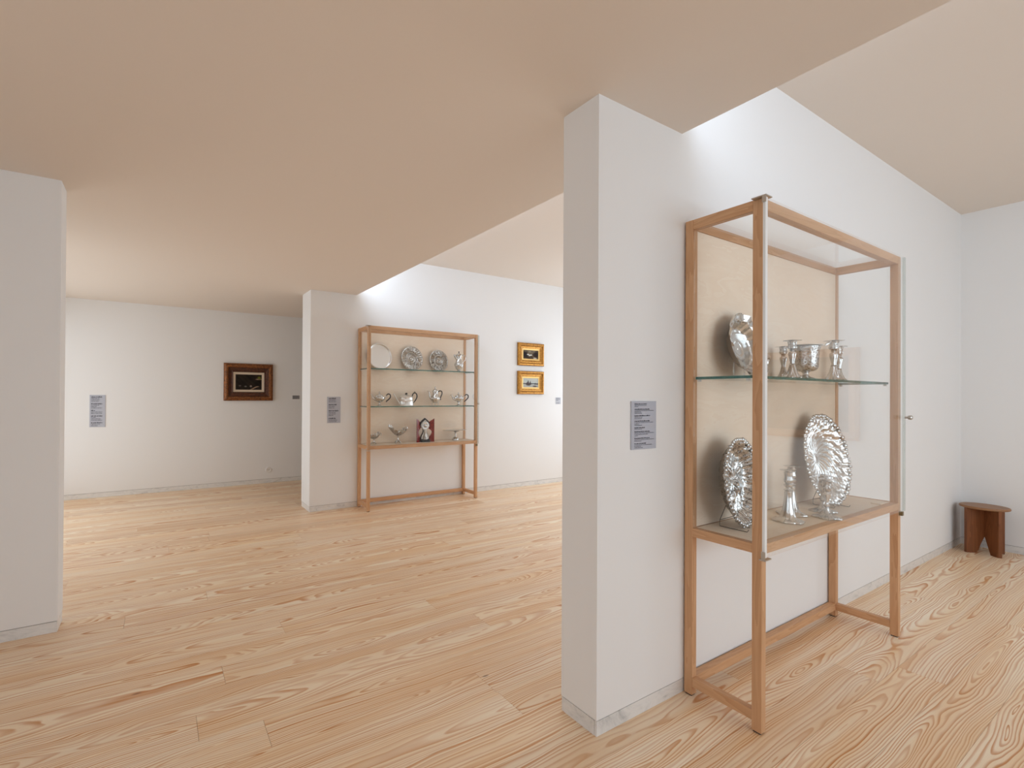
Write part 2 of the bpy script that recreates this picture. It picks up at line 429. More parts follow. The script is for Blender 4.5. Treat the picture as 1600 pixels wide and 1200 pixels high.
# translucent clerestory glazing above the low ceiling
M_OPAL = mat('opal_glass', (.85, .88, .9), .5)
def clerestory(n, y0, y1):
    e = bpy.data.objects.new('window_%d' % n, None); COL.objects.link(e); e['kind'] = 'structure'; e.location = (1.80, y0, 2.77)
    L = y1-y0; k = max(1, round(L/1.2))
    for i in range(k): bx('pane', 0, .02, L*i/k+.015, L*(i+1)/k-.015, .03, .38, M_OPAL, e)
    bm = B(); box(bm, -.01, .04, 0, L, 0, .03); box(bm, -.01, .04, 0, L, .38, .405)
    obj('window_frame', bm, M_WPLAST, e)
clerestory(3, YB, Y1); clerestory(4, Y1+T1, Y2)
# ceilings
struct('ceiling_low', box(B(), XL-.2, XE, YB-.2, Y4+.2, H, H+.12), M_CEIL)
struct('ceiling_low_far', box(B(), XE, XR+.2, Y2+T2, Y4+.2, H, H+.12), M_CEIL)
struct('ceiling_high', box(B(), 1.75, XR+.2, YB-.2, Y2+T2, HT, HT+.12), M_CEIL)
struct('trim_1', box(B(), 1.70, 1.79, YB-.2, Y2+T2, H+.12, HT), M_CEIL)
# floor: joists/bed below, every board a part
floor = struct('floor', box(B(), XL-.2, XR+.2, YB-.2, Y4+.2, -.06, -.021), M_CORE)
BW = .1695
known = {0: [1.404], 1: [.405], 5: [1.602], 6: [.663], 9: [-.168], 3: [1.77], 18: [.437], 22: [-.174], 4: [.296], -5: [3.11], -3: [2.52], 20: [2.9]}
r0 = int((YB-1.697)//BW); r1 = int((Y4-1.697)//BW)+1
rng = random.Random(3)
for r in range(r0, r1):
    ya = 1.697+r*BW; yb = ya+BW
    ks = known.get(r)
    js = list(ks) if ks else [XL+rng.uniform(1.0, 4.2)]
    while js[-1] < XR-1.8: js.append(js[-1]+rng.uniform(3.0, 4.6))
    while js[0] > XL+1.5: js.insert(0, js[0]-rng.uniform(2.6, 4.4))
    xs = [XL-.1]+[j for j in js if XL+.3 < j < XR-.3]+[XR+.05]
    for a, b in zip(xs, xs[1:]):
        L = b-a-.0012
        o = obj('floor_board', box(B(), -L/2, L/2, -BW/2+.0004, BW/2-.0004, -.02, 0), M_FLOOR, floor)
        o.location = ((a+b)/2, (ya+yb)/2, 0)

# ------------------------------------------------------------ display cases
CX0, CX1, CD, CH = 2.183, 3.810, .3245, 2.230
PW = .036
def case(y_wall, label, shelves, strip=None):
    yb = y_wall-.006; yf = y_wall-CD; W_ = CX1-CX0
    t = thing('display_case', label, 'display case', (CX0, yb, 0))
    f = yf-yb                                # local front y (negative), back y = 0
    Z = M_BEECH[2]
    for x in (0, W_-PW):
        for (a, b) in ((-PW, 0), (f, f+PW)):
            p = bx('post', x, x+PW, a, b, .006, CH, Z, t, .0012)
            obj('foot_pad', box(B(), x+.004, x+PW-.004, a+.004, b-.004, 0, .006), M_DARK, p)
    for z0, z1 in ((CH-.045, CH), (.745, .785), (.045, .087)):
        for x in (0, W_-PW): bx('side_rail', x+.001, x+PW-.001, f+PW, -PW, z0, z1, M_BEECH[1], t, .001)
        bx('back_rail', PW, W_-PW, -PW+.001, -.001, z0, z1, M_BEECH[0], t, .001)
        if z0 > .1: bx('front_rail', PW, W_-PW, f+.001, f+PW-.001, z0, z1, M_BEECH[0], t, .001)
    bx('shelf_board', PW, W_-PW, f+PW, -PW, .763, .785, M_PLY, t)
    bx('back_panel', PW, W_-PW, -.032, -.022, .787, CH-.046, M_PLY, t)
    for x in (.008, W_-.013): bx('side_pane', x, x+.005, f+PW+.001, -PW-.001, .787, CH-.047, M_GLASS, t)
    bx('top_pane', PW+.001, W_-PW-.001, f+PW+.001, -PW-.001, CH-.012, CH-.006, M_GLASS, t)
    for z in shelves:
        s = bx('glass_shelf', .018, W_-.018, f+.050, -.040, z-.006, z+.006, M_SHELFG, t)
        bm = B(); box(bm, .0165, W_-.0165, f+.0478, f+.0499, z-.006, z+.006)
        box(bm, .0165, .0179, f+.0499, -.040, z-.006, z+.006); box(bm, W_-.0179, W_-.0165, f+.0499, -.040, z-.006, z+.006)
        obj('green_edge', bm, M_GEDGE, s, label='green polished edge of the glass')
        for x in (.0145, W_-.0265):
            for y in (f+.060, -.055): bx('shelf_clip', x, x+.012, y-.006, y+.006, z-.016, z-.0062, M_STEEL, s)
    # overlay glass door in front of the frame
    d0, d1 = f-.019, f-.013
    door = bx('glass_door', -.003, W_-.0145, d0, d1, .742, CH-.008, M_GLASS, t)
    bx('edge_strip', -.022, -.0035, d0-.001, d1+.002, .742, CH-.008, strip or M_SEAL, door, label='edge strip of the glass door')
    bx('edge_strip', W_-.014, W_+.004, d0-.001, d1+.002, .742, CH-.008, M_SEALT, door, label='clear edge strip of the glass door')
    bm = lathe(B(), [(0, 0), (.006, 0), (.006, .012), (.012, .016), (.013, .028), (.009, .032), (0, .032)], 16)
    bmesh.ops.rotate(bm, verts=bm.verts, matrix=Matrix.Rotation(pi/2, 3, 'X'), cent=(0, 0, 0))
    bmesh.ops.translate(bm, verts=bm.verts, vec=(W_-.012, d0-.0012, 1.287))
    obj('knob', bm, M_STEEL, door, True)
    for z0, s in ((CH-.004, 1), (.730, -1)):
        bm = B(); box(bm, -.026, .028, d0-.004, f+.030 if s > 0 else f-.001, z0, z0+.005)
        box(bm, -.0265, -.0225, d0-.004, d1+.004, z0-.026 if s > 0 else z0, z0+.004 if s > 0 else z0+.038)
        obj('corner_bracket', bm, M_STEEL, door)
    bm = B(); box(bm, W_-.030, W_-.008, f-.016, f-.001, .714, .738)
    obj('catch', bm, M_BRASS, t)
    return t
case(Y1, 'large wooden frame display case with glass door beside the stool corner, nearest to the camera', [1.487])
case(Y2, 'wooden frame display case with glass shelves of teapots against the middle wall', [1.255, 1.717], M_GLASS)

# ------------------------------------------------------------ silver
def dish(name, parent, a, b, prof, relief, mt, ns=20, nt=120, outline=None, ecc=(0, 0), thick=.003, cz=None, label=None):
    """dish standing upright, facing -Y, its lowest rim point at z=0"""
    bm = B(); cz = b if cz is None else cz; outline = outline or (lambda th: 1)
    fr, bk = [], []
    for j in range(ns+1):
        s = max(j/ns, .002); rf, rb = [], []
        for k in range(nt):
            th = 2*pi*k/nt; o = outline(th)
            ox, oz = a*o*cos(th), b*o*sin(th)
            x = ecc[0]+(ox-ecc[0])*s; z = ecc[1]+(oz-ecc[1])*s
            sr = math.hypot(x/(a*o), z/(b*o)); y = prof(min(sr, 1))-relief(s, th, min(sr, 1))
            rf.append(bm.verts.new((x, y, cz+z)))
            rb.append(bm.verts.new((x, prof(min(sr, 1))+thick, cz+z)))
        fr.append(rf); bk.append(rb)
    for L in (fr, bk):
        for A, C in zip(L, L[1:]):
            for k in range(nt): bm.faces.new((A[k], A[(k+1) % nt], C[(k+1) % nt], C[k]))
        bm.faces.new(L[0])
    for k in range(nt): bm.faces.new((fr[-1][k], fr[-1][(k+1) % nt], bk[-1][(k+1) % nt], bk[-1][k]))
    return obj(name, bm, mt, parent, True, label)
def sstep(a, b, x):
    t = min(max((x-a)/(b-a), 0), 1); return t*t*(3-2*t)
def wire_stand(parent, w, d, h, mt, lift=0.0):
    """little wire easel behind a leaning dish, standing in the root's upright frame"""
    bm = B(); r = .0016
    for s in (-1, 1):
        tube(bm, [(s*w, -.035, .012), (s*w, -.030, r), (s*w, d, r), (s*w, d, .03), (s*w*.6, d*.55, h)], r, 6, smooth=False)
    tube(bm, [(-w, d, .03), (w, d, .03)], r, 6, smooth=False)
    tube(bm, [(-w*.6, d*.55, h), (w*.6, d*.55, h)], r, 6, smooth=False)
    return obj('wire_stand', bm, mt, parent, False, 'thin wire stand of the dish')
def leaning(name, label, cat, x, y, z, lean, yaw, group=None):
    t = thing(name, label, cat, (x, y, z), (0, 0, math.radians(yaw)), group); return t
def lean_part(o, lean): o.rotation_euler = (-math.radians(lean), 0, 0); return o

ZG, ZS = 1.4935, .7855
# round dish with pie-crust rim on the glass shelf
t = leaning('silver_dish', 'large round polished silver dish with wavy scalloped rim leaning on the glass shelf', 'dish', 2.512, Y1-.158, ZG, 14, 0)
lobes = lambda th: 1+.035*abs(sin(th*6))**.7*1-.02+.008*sin(th*18)
o = dish('dish_bowl', t, .162, .162, lambda s: .044*(1-sstep(.60, .86, s))-.006*sstep(.86, 1, s),
         lambda s, th, sr: .006*sstep(.72, 1, sr)*sin(th*12)+.004*sstep(.93, 1, sr)-.010*math.exp(-((s-.12)/.07)**2), M_SIL, 24, 144, lobes)
lean_part(o, 13)
def acrylic(t, back, h):
    for sd in (-1, 1):
        pts = [(-.022, 0), (back, 0), (back, h), (back-.006, h), (back-.006, .006), (-.022, .006)]
        obj('acrylic_support', prism(B(), pts, sd*.05-.003, sd*.05+.003, 'x'), M_ACRYL, t, False, 'clear acrylic support')
acrylic(t, .078, .10)

def candlestick(name, label, x, y, z, h, kind, group, yaw=0):
    t = thing(name, label, 'candlestick', (x, y, z), (0, 0, math.radians(yaw)), group)
    if kind == 'twist':                      # broad domed foot with swirling flutes
        R = .063*h/.25; k = h/.25
        def mod(th, zz, r, i):
            q = min(zz/(.14*k), 1); return 1+(.10*(1-q)**.6+.04)*sin(6*(th+2.4*q))*(.35+.65*q)*(1 if r > .012 else .3)+.03*sin(12*th)*(1-q), 0
        base = [(0, 0), (R*.96, 0), (R, .004), (R*.97, .008), (R*.8, .012), (R*.62, .016), (R*.46, .028*k), (R*.38, .05*k), (R*.30, .08*k), (R*.25, .11*k), (R*.235, .135*k), (R*.25, .140*k)]
        obj('foot', lathe(B(), base, 96, mod), M_SIL, t, True)
        st = [(R*.25, .1401*k), (R*.20, .146*k), (R*.30, .152*k), (R*.17, .158*k), (R*.15, .163*k), (R*.27, .170*k), (R*.29, .178*k), (R*.16, .184*k)]
        obj('stem', lathe(B(), st, 40), M_SIL, t, True)
        so = [(R*.16, .1841*k), (R*.25, .190*k), (R*.27, .200*k), (R*.23, .212*k), (R*.25, .232*k), (R*.28, .238*k), (R*.22, .2381*k), (R*.2, .22*k), (0, .22*k)]
        obj('socket', lathe(B(), so, 48, lambda th, zz, r, i: (1+.07*sin(8*th), 0)), M_SIL, t, True)
        nz = [(R*.2, .236*k), (R*.22, .243*k), (R*.52, .2465*k), (R*.53, .2485*k), (R*.22, .2475*k), (R*.19, .25*k), (R*.15, .25*k), (R*.15, .232*k), (0, .232*k)]
        obj('nozzle', lathe(B(), nz, 64, lambda th, zz, r, i: (1+(.05*sin(6*th) if r > R*.4 else 0), 0)), M_SIL, t, True, 'scalloped drip pan')
    elif kind == 'leaf':                     # lobed leafy foot and slim stem
        R = .054*h/.2; k = h/.2
        def mod(th, zz, r, i):
            q = min(zz/(.03*k), 1); return 1+.13*(1-q)*sin(4*th)+.05*(1-q)*sin(16*th), 0
        base = [(0, 0), (R, 0), (R*1.02, .004), (R*.95, .009), (R*.7, .013), (R*.42, .020*k), (R*.26, .032*k), (R*.17, .048*k), (R*.15, .055*k)]
        obj('foot', lathe(B(), base, 96, mod), M_SILR, t, True)
        st = [(R*.15, .0551*k), (R*.24, .060*k), (R*.26, .066*k), (R*.15, .072*k), (R*.14, .082*k), (R*.22, .098*k), (R*.29, .112*k), (R*.31, .122*k), (R*.17, .130*k), (R*.14, .134*k)]
        obj('stem', lathe(B(), st, 48, lambda th, zz, r, i: (1+.08*sin(6*th), 0)), M_SIL, t, True)
        so = [(R*.14, .1341*k), (R*.30, .142*k), (R*.34, .156*k), (R*.28, .170*k), (R*.32, .184*k), (R*.36, .189*k), (R*.26, .1891*k), (R*.24, .175*k), (0, .175*k)]
        obj('socket', lathe(B(), so, 48, lambda th, zz, r, i: (1+.06*sin(8*th), 0)), M_SILC, t, True)
        nz = [(R*.24, .187*k), (R*.26, .193*k), (R*.60, .1965*k), (R*.61, .1985*k), (R*.26, .1975*k), (R*.23, .2*k), (R*.18, .2*k), (R*.18, .184*k), (0, .184*k)]
        obj('nozzle', lathe(B(), nz, 64, lambda th, zz, r, i: (1+(.06*sin(4*th) if r > R*.4 else 0), 0)), M_SIL, t, True, 'scalloped drip pan')
    else:                                    # baluster stick, flared bell foot
        k = h/.2; R = .040*k
        def mod(th, zz, r, i):
            q = min(zz/(.075*k), 1); return 1+(.12*(1-q)**1.5+.05)*sin(6*th+1.5*q)*(1 if zz < .08*k else 0), 0
        base = [(0, 0), (R, 0), (R*1.02, .004), (R*.86, .010), (R*.62, .022*k), (R*.44, .042*k), (R*.34, .062*k), (R*.28, .070*k), (R*.34, .073*k), (R*.26, .076*k)]
        obj('foot', lathe(B(), base, 96, mod), M_SIL, t, True)
        st = [(R*.26, .0761*k), (R*.24, .084*k), (R*.36, .108*k), (R*.44, .124*k), (R*.43, .132*k), (R*.27, .140*k), (R*.22, .143*k), (R*.34, .147*k), (R*.22, .151*k)]
        obj('stem', lathe(B(), st, 48, lambda th, zz, r, i: (1+.07*sin(6*th), 0)), M_SIL, t, True)
        so = [(R*.22, .1511*k), (R*.44, .156*k), (R*.50, .166*k), (R*.42, .174*k), (R*.46, .188*k), (R*.52, .193*k), (R*.36, .1931*k), (R*.34, .18*k), (0, .18*k)]
        obj('socket', lathe(B(), so, 48, lambda th, zz, r, i: (1+.05*sin(12*th), 0)), M_SILC, t, True)
        nz = [(R*.34, .190*k), (R*.38, .1955*k), (R*.88, .1965*k), (R*.90, .1985*k), (R*.38, .198*k), (R*.34, .2*k), (R*.28, .2*k), (R*.28, .186*k), (0, .186*k)]
        obj('nozzle', lathe(B(), nz, 64, lambda th, zz, r, i: (1+(.10*sin(4*th) if r > R*.6 else 0), 0)), M_SIL, t, True, 'square cornered drip pan')
    return t
GC = 'silver candlesticks in the large display case'
candlestick('candlestick', 'small silver candlestick at the back left of the engraved cup on the glass shelf', 2.949, 1.185, ZG, .182, 'bell', GC)
candlestick('candlestick', 'silver candlestick standing in front left of the engraved cup on the glass shelf', 2.678, 1.040, ZG, .184, 'bell', GC)
candlestick('candlestick', 'silver candlestick with flared foot, front one right of the engraved cup on the glass shelf', 3.213, 1.060, ZG, .219, 'bell', GC)
candlestick('candlestick', 'silver candlestick mostly hidden behind the front one, right of the engraved cup', 3.600, 1.165, ZG, .219, 'bell', GC, 20)
candlestick('candlestick', 'swirl fluted silver candlestick with broad round foot, front left on the wooden shelf', 2.728, 1.075, ZS, .256, 'twist', GC)
candlestick('candlestick', 'swirl fluted silver candlestick standing behind its twin on the wooden shelf', 2.905, 1.130, ZS, .256, 'twist', GC, 25)
candlestick('candlestick', 'silver candlestick with lobed leafy foot, front one below the big oval dish', 2.980, 1.010, ZS, .200, 'leaf', GC)
candlestick('candlestick', 'silver candlestick with lobed leafy foot standing between the oval dish and its twin', 3.125, 1.075, ZS, .200, 'leaf', GC, 15)

# engraved cup with a strainer laid over it
t = thing('engraved_cup', 'round silver cup with dense engraved ornament on low foot between the candlesticks', 'cup', (2.880, 1.062, ZG))
obj('foot', lathe(B(), [(0, 0), (.036, 0), (.038, .003), (.033, .007), (.018, .012), (.012, .022), (.012, .030), (.019, .037)], 48), M_SIL, t, True)
obj('bowl', lathe(B(), [(.019, .0371), (.034, .040), (.045, .048), (.050, .062), (.0515, .09), (.053, .120), (.056, .150), (.059, .158), (.0595, .166), (.057, .167), (.053, .160), (.049, .11), (.046, .06), (0, .045)], 64,
    lambda th, zz, r, i: (1+.012*sin(8*th)*(1 if .05 < zz < .14 else 0), 0)), M_SILC, t, True)
t = thing('tea_strainer', 'flat silver strainer with upturned handle lying across the engraved cup', 'strainer', (2.880, 1.062, ZG+.1675))
obj('strainer_disc', lathe(B(), [(0, -.010), (.03, -.008), (.050, 0), (.068, .003), (.069, .006), (.050, .004), (.03, -.004), (0, -.006)], 48), M_SILM, t, True)
bm = B(); tube(bm, [(.068, 0, .0045), (.100, -.012, .006), (.140, -.03, .008)], [.003, .003, .003], 8)
tube(bm, [(.140, -.03, .008), (.155, -.036, .020), (.172, -.042, .034)], [.003, .008, .005], 10)
obj('handle', bm, M_SIL, t, True)

# swirling oval dishes of the wooden shelf
def ruffle(n, amp):
    return lambda th: 1+amp*sin(n*th)+amp*.5*sin(2.7*n*th+1)+.02*sin(3*th)
t = leaning('oval_dish', 'tall oval silver dish with swirling flutes and ruffled rim, right on the wooden shelf', 'dish', 3.335, 1.092, ZS+.0165, 9, -13)
def rel_big(s, th, sr):
    w = sstep(.08, .35, s)*(1-sstep(.80, .9, s))
    sw = cos(19*(th+1.35*s*s))
    rim = sstep(.86, .93, s)
    return .0050*w*sw*(0.45+0.55*s)+rim*(.0035*sin(30*th+9*s)+.0025*sin(47*th))+.003*(1-sstep(0, .1, s))
o = dish('dish_bowl', t, .172, .246, lambda s: .034*(1-sstep(.55, .97, s)), rel_big, M_SIL, 40, 240, ruffle(27, .022), (-.045, .01), label='polished bowl of radiating swirls')
lean_part(o, 9)
bm = B()
for k in range(64):
    th = 2*pi*k/64; rr = 1.0+.03*hnoise(k, 1); p = Vector((.168*rr*cos(th), -.004+.006*hnoise(k, 4), .25+.245*rr*sin(th)))
    g = bmesh.ops.create_icosphere(bm, subdivisions=1, radius=.0095+.005*hnoise(k, 2), matrix=Matrix.Translation(p) @ Matrix.Diagonal((1, .7, 1.2 if k % 2 else .8, 1)))
lean_part(obj('rim_scrolls', bm, M_SILR, t, True, 'crusty band of shells and scrolls round the rim', 'stuff'), 9)
o = wire_stand(t, .06, .075, .16, M_WIRE); o.location.z = -.0165

t = leaning('oval_dish', 'oval silver repousse dish with dark scalloped underside at the left end of the wooden shelf', 'dish', 2.412, 1.108, ZS+.012, 7, 2)
def rel_left(s, th, sr):
    return .007*sin(9*th+7*s)*sin(11*s+2*sin(5*th))*sstep(.05, .2, s)+.006*sstep(.85, .95, s)*sin(36*th)+.006*cos(12*th)*math.exp(-((s-.25)/.1)**2)
o = dish('dish_bowl', t, .165, .203, lambda s: .046*(1-sstep(.66, .985, s)), rel_left, M_SILC, 36, 240, ruffle(24, .028), label='embossed bowl with flower and scroll relief')
lean_part(o, 6)
bm = B()
for k in range(56):
    th = 2*pi*k/56; rr = 1.0+.03*hnoise(k, 3); p = Vector((.160*rr*cos(th), -.005, .203+.198*rr*sin(th)))
    bmesh.ops.create_icosphere(bm, subdivisions=1, radius=.0085+.004*hnoise(k, 5), matrix=Matrix.Translation(p) @ Matrix.Diagonal((1, .7, 1, 1)))
lean_part(obj('rim_scrolls', bm, M_SILR, t, True, 'crusty beaded rim', 'stuff'), 6)
o = wire_stand(t, .075, .085, .17, M_WIRE); o.location.z = -.012

t = thing('card', 'small pale rectangular plate lying at the right front corner of the wooden shelf', 'card', (3.665, 1.005, ZS))
obj('plate', box(B(), -.045, .045, -.022, .022, 0, .006, .001), M_PLY, t)

# ---- second case: round dishes and ewer
YC = Y2-.17
ZA, ZB_ = 1.7235, 1.2615
def stand2(t): acrylic(t, .062, .09)
t = leaning('round_tray', 'plain round polished silver tray at the left of the top glass shelf', 'tray', 2.440, Y2-.125, ZA, 9, 0)
lean_part(dish('tray_plate', t, .167, .167, lambda s: .012*(1-sstep(.88, .93, s)), lambda s, th, sr: .006*math.exp(-((s-.97)/.02)**2), M_SILM, 48, 96), 9); stand2(t)
def emboss(n):
    def f(s, th, sr):
        return (.010*math.exp(-(s/.10)**2)+.006*math.exp(-((s-.27)/.03)**2)+.006*math.exp(-((s-.42)/.02)**2)
                +.008*max(0, sin(n*th))*math.exp(-((s-.66)/.13)**2)+.004*sin(3*n*th)*sstep(.45, .6, s)*(1-sstep(.88, .93, s))+.005*sstep(.93, .97, s))
    return f
t = leaning('embossed_dish', 'larger dark embossed silver dish with round boss, in the middle of the top glass shelf', 'dish', 2.905, Y2-.125, ZA, 9, 0, 'embossed round dishes')
lean_part(dish('dish_plate', t, .160, .160, lambda s: .016*(1-sstep(.5, .62, s)), emboss(9), M_SILD, 36, 144), 9); stand2(t)
t = leaning('embossed_dish', 'smaller dark embossed silver dish next to the ewer on the top glass shelf', 'dish', 3.318, Y2-.125, ZA, 9, 0, 'embossed round dishes')
lean_part(dish('dish_plate', t, .146, .146, lambda s: .014*(1-sstep(.3, .42, s)), emboss(14), M_SILD, 36, 144), 9); stand2(t)
t = thing('ewer', 'silver lidded ewer with scroll handle at the right of the top glass shelf', 'ewer', (3.600, YC, ZA))
fl = lambda n, a, z0=0, z1=9: (lambda th, zz, r, i: (1+(a*sin(n*th) if z0 < zz < z1 else 0), 0))
obj('foot', lathe(B(), [(0, 0), (.036, 0), (.038, .004), (.030, .012), (.018, .018), (.022, .024)], 40), M_SIL, t, True)
obj('body', lathe(B(), [(.022, .0241), (.036, .034), (.050, .062), (.058, .09), (.058, .105), (.050, .122), (.040, .145), (.034, .175), (.033, .20), (.038, .222), (.040, .226)], 60, fl(12, .05, .03, .12)), M_SIL, t, True)
obj('lid', lathe(B(), [(.041, .2262), (.036, .236), (.022, .246), (.010, .252), (.006, .256), (.010, .262)], 40), M_SIL, t, True)
obj('finial', lathe(B(), [(.004, .2621), (.010, .268), (.009, .276), (0, .281)], 16), M_EBONY, t, True, 'small dark knob')
obj('spout', tube(B(), [(-.028, 0, .165), (-.052, 0, .195), (-.072, 0, .224), (-.083, 0, .232)], [.014, .015, .014, .004], 12), M_SIL, t, True)
obj('handle', tube(B(), [(.034, 0, .215), (.075, 0, .235), (.115, 0, .205), (.105, 0, .165), (.072, 0, .14), (.060, 0, .105)], [.004, .005, .005, .005, .005, .004], 10), M_SIL, t, True)

# ---- teapots
GT = 'silver teapots with black handles'
def scroll_handle(t, pts, r=.0075):
    n = len(pts); obj('handle', tube(B(), pts, [r*.8]+[r]*(n-2)+[r*.55], 10), M_EBONY, t, True, 'black scrolled wooden handle')
def pedestal_pot(label, x, y, s, sp=1):
    t = thing('teapot', label, 'teapot', (x, y, ZB_), (0, 0, 0), GT)
    obj('foot', lathe(B(), [(0, 0), (.034*s, 0), (.035*s, .004), (.020*s, .010), (.012*s, .022), (.011*s, .040), (.018*s, .048)], 40), M_SIL, t, True)
    obj('body', lathe(B(), [(.018*s, .0481), (.045*s, .058), (.072*s, .082), (.080*s, .102), (.074*s, .112), (.050*s, .118), (.052*s, .124)], 60, fl(16, .03, .05, .10), sx=1.0, sy=.72), M_SIL, t, True)
    obj('lid', lathe(B(), [(.052*s, .1242), (.048*s, .134), (.026*s, .144), (.010*s, .150), (.006*s, .156)], 40, sx=1, sy=.72), M_SIL, t, True)
    obj('finial', lathe(B(), [(.005, .1562), (.011, .163), (.009, .172), (.003, .178), (0, .184)], 16), M_SIL, t, True)
    obj('spout', tube(B(), [(-.060*s, 0, .080), (-.088*s, 0, .094), (-.104*s, 0, .124), (-.122*s, 0, .142), (-.135*s, 0, .140)], [.016, .012, .008, .007, .005], 10), M_SIL, t, True)
    obj('handle_socket', tube(B(), [(.070*s, 0, .105), (.088*s, 0, .118), (.100*s, 0, .128)], [.006, .006, .007], 10), M_SIL, t, True)
    scroll_handle(t, [(.100*s, 0, .128), (.128*s, 0, .150), (.160*s, 0, .140), (.162*s, 0, .108), (.135*s, 0, .080), (.108*s, 0, .062), (.100*s, 0, .048)])
    return t
pedestal_pot('silver pedestal teapot with black handle, left end of the middle glass shelf', 2.405, YC, .93)
pedestal_pot('silver pedestal teapot with black handle, right end of the middle glass shelf', 3.598, YC, 1.0)
t = thing('teapot', 'squat drum shaped silver teapot with long straight spout', 'teapot', (2.785, YC, ZB_), (0, 0, 0), GT)
obj('body', lathe(B(), [(0, 0), (.098, 0), (.100, .004), (.097, .010), (.093, .06), (.095, .064), (.091, .068), (.087, .108), (.091, .114), (.086, .118)], 72, sx=1, sy=.8), M_SILM, t, True)
obj('lid', lathe(B(), [(.085, .1182), (.072, .128), (.045, .140), (.014, .146)], 48, sx=1, sy=.8), M_SILM, t, True)
obj('finial', lathe(B(), [(.009, .1462), (.016, .152), (.015, .162), (.006, .168), (0, .169)], 16), M_EBONY, t, True, 'black knob')
obj('spout', tube(B(), [(-.088, 0, .020), (-.130, 0, .076), (-.186, 0, .156)], [.015, .008, .0045], 10), M_SILM, t, True)
scroll_handle(t, [(.086, 0, .118), (.096, 0, .150), (.122, 0, .168), (.150, 0, .152), (.158, 0, .115), (.138, 0, .075), (.104, 0, .035)])
bm = B(); tube(bm, [(.122, 0, .168), (.124, 0, .188)], [.005, .002], 8); obj('thumb_piece', bm, M_EBONY, t, True)
t = thing('coffee_pot', 'tall silver coffee pot on three feet with black handle between the teapots', 'coffee pot', (3.222, YC, ZB_))
for k in range(3):
    a = 2*pi*k/3+pi/2+.5; bm = tube(B(), [(.030*cos(a), .030*sin(a), .050), (.048*cos(a), .048*sin(a), .034), (.044*cos(a), .044*sin(a), .014), (.060*cos(a), .060*sin(a), .004)], [.007, .005, .004, .004], 8); obj('foot', bm, M_SIL, t, True)
obj('body', lathe(B(), [(0, .032), (.030, .036), (.052, .058), (.064, .088), (.064, .105), (.052, .125), (.038, .150), (.034, .172), (.037, .182)], 60, fl(10, .035, .05, .12)), M_SIL, t, True)
obj('lid', lathe(B(), [(.040, .1822), (.041, .190), (.034, .205), (.020, .216), (.008, .222), (.006, .228)], 40), M_SIL, t, True)
obj('finial', lathe(B(), [(.005, .2282), (.010, .236), (.008, .246), (0, .256)], 16), M_SIL, t, True)
obj('spout', tube(B(), [(-.052, 0, .085), (-.082, 0, .108), (-.090, 0, .150), (-.104, 0, .185), (-.122, 0, .192)], [.015, .011, .008, .007, .004], 10), M_SIL, t, True)
scroll_handle(t, [(.040, 0, .178), (.066, 0, .196), (.100, 0, .190), (.108, 0, .160), (.090, 0, .120), (.078, 0, .085), (.092, 0, .078)])

# ---- boat-shaped pieces, triptych and footed dish on the wooden shelf
ZS2 = ZS
def boat(name, parent, L, W2, z0, hl, hr, mt, peak=1.0):
    bm = B(); nu, nv = 40, 22; G1, G2 = [], []
    for i in range(nu+1):
        u = -1+2*i/nu; a, b = [], []
        h = (hl if u < 0 else hr)*abs(u)**1.7
        for j in range(nv+1):
            v = -1+2*j/nv
            wv = W2*(1-.55*abs(u)**3)
            y = wv*v*(1+.06*sin(9*u*pi/2)); rise = .045*abs(v)**2*(1-.35*abs(u))
            fl_ = .0035*cos(12*v+2*u)+.003*cos(10*u*pi)*abs(v)
            edge = (.010*sin(14*u+2)*(abs(v)**6))
            z = z0+h*(.55+.45*peak*(1-abs(v)*.2))+rise+fl_+edge
            x = L*u*(1-.10*v*v)+.5*h*(1 if u > 0 else -1)*0
            a.append(bm.verts.new((x, y, z))); b.append(bm.verts.new((x, y, z-.0035)))
        G1.append(a); G2.append(b)
    for Gr in (G1, G2):
        for A, C in zip(Gr, Gr[1:]):
            for j in range(nv): bm.faces.new((A[j], A[j+1], C[j+1], C[j]))
    for i in range(nu):
        for j in (0, nv): bm.faces.new((G1[i][j], G1[i+1][j], G2[i+1][j], G2[i][j]))
    for j in range(nv):
        for i in (0, nu): bm.faces.new((G1[i][j], G1[i][j+1], G2[i][j+1], G2[i][j]))
    return obj(name, bm, mt, parent, True)
def claw_base(t, h, r, zt, n=4):
    for k in range(n):
        a = 2*pi*k/n+.5
        bm = tube(B(), [(0, 0, zt*.35), (.35*r*cos(a), .35*r*sin(a), zt*.30), (.75*r*cos(a), .75*r*sin(a), .016), (r*cos(a), r*sin(a), .005)], [.008, .009, .007, .005], 8)
        obj('claw_foot', bm, M_SIL, t, True)
    obj('stem', lathe(B(), [(.010, zt*.2), (.013, zt*.34), (.008, zt*.42), (.007, zt*.75), (.012, zt*.86), (.016, zt)], 24), M_SIL, t, True)
t = thing('centrepiece', 'open silver boat shaped basket with raised pierced ends on a claw footed stem', 'basket', (2.668, YC, ZS2))
boat('basket', t, .128, .075, .100, .110, .075, M_SILC)
claw_base(t, .1, .055, .105)
bm = tube(B(), [(-.118, 0, .195), (-.130, 0, .222), (-.118, 0, .246)], [.010, .009, .003], 8); obj('scroll_end', bm, M_SILC, t, True)
bm = tube(B(), [(.108, 0, .170), (.130, 0, .182), (.124, 0, .205), (.102, 0, .200)], [.010, .009, .006, .003], 8)
obj('scroll_end', bm, M_SILC, t, True)
t = thing('sauce_boat', 'small silver shell shaped sauce boat partly behind the left front post', 'sauce boat', (2.335, YC, ZS2))
boat('shell_bowl', t, .085, .050, .072, .030, .058, M_SILC)
claw_base(t, .07, .042, .076, 3)
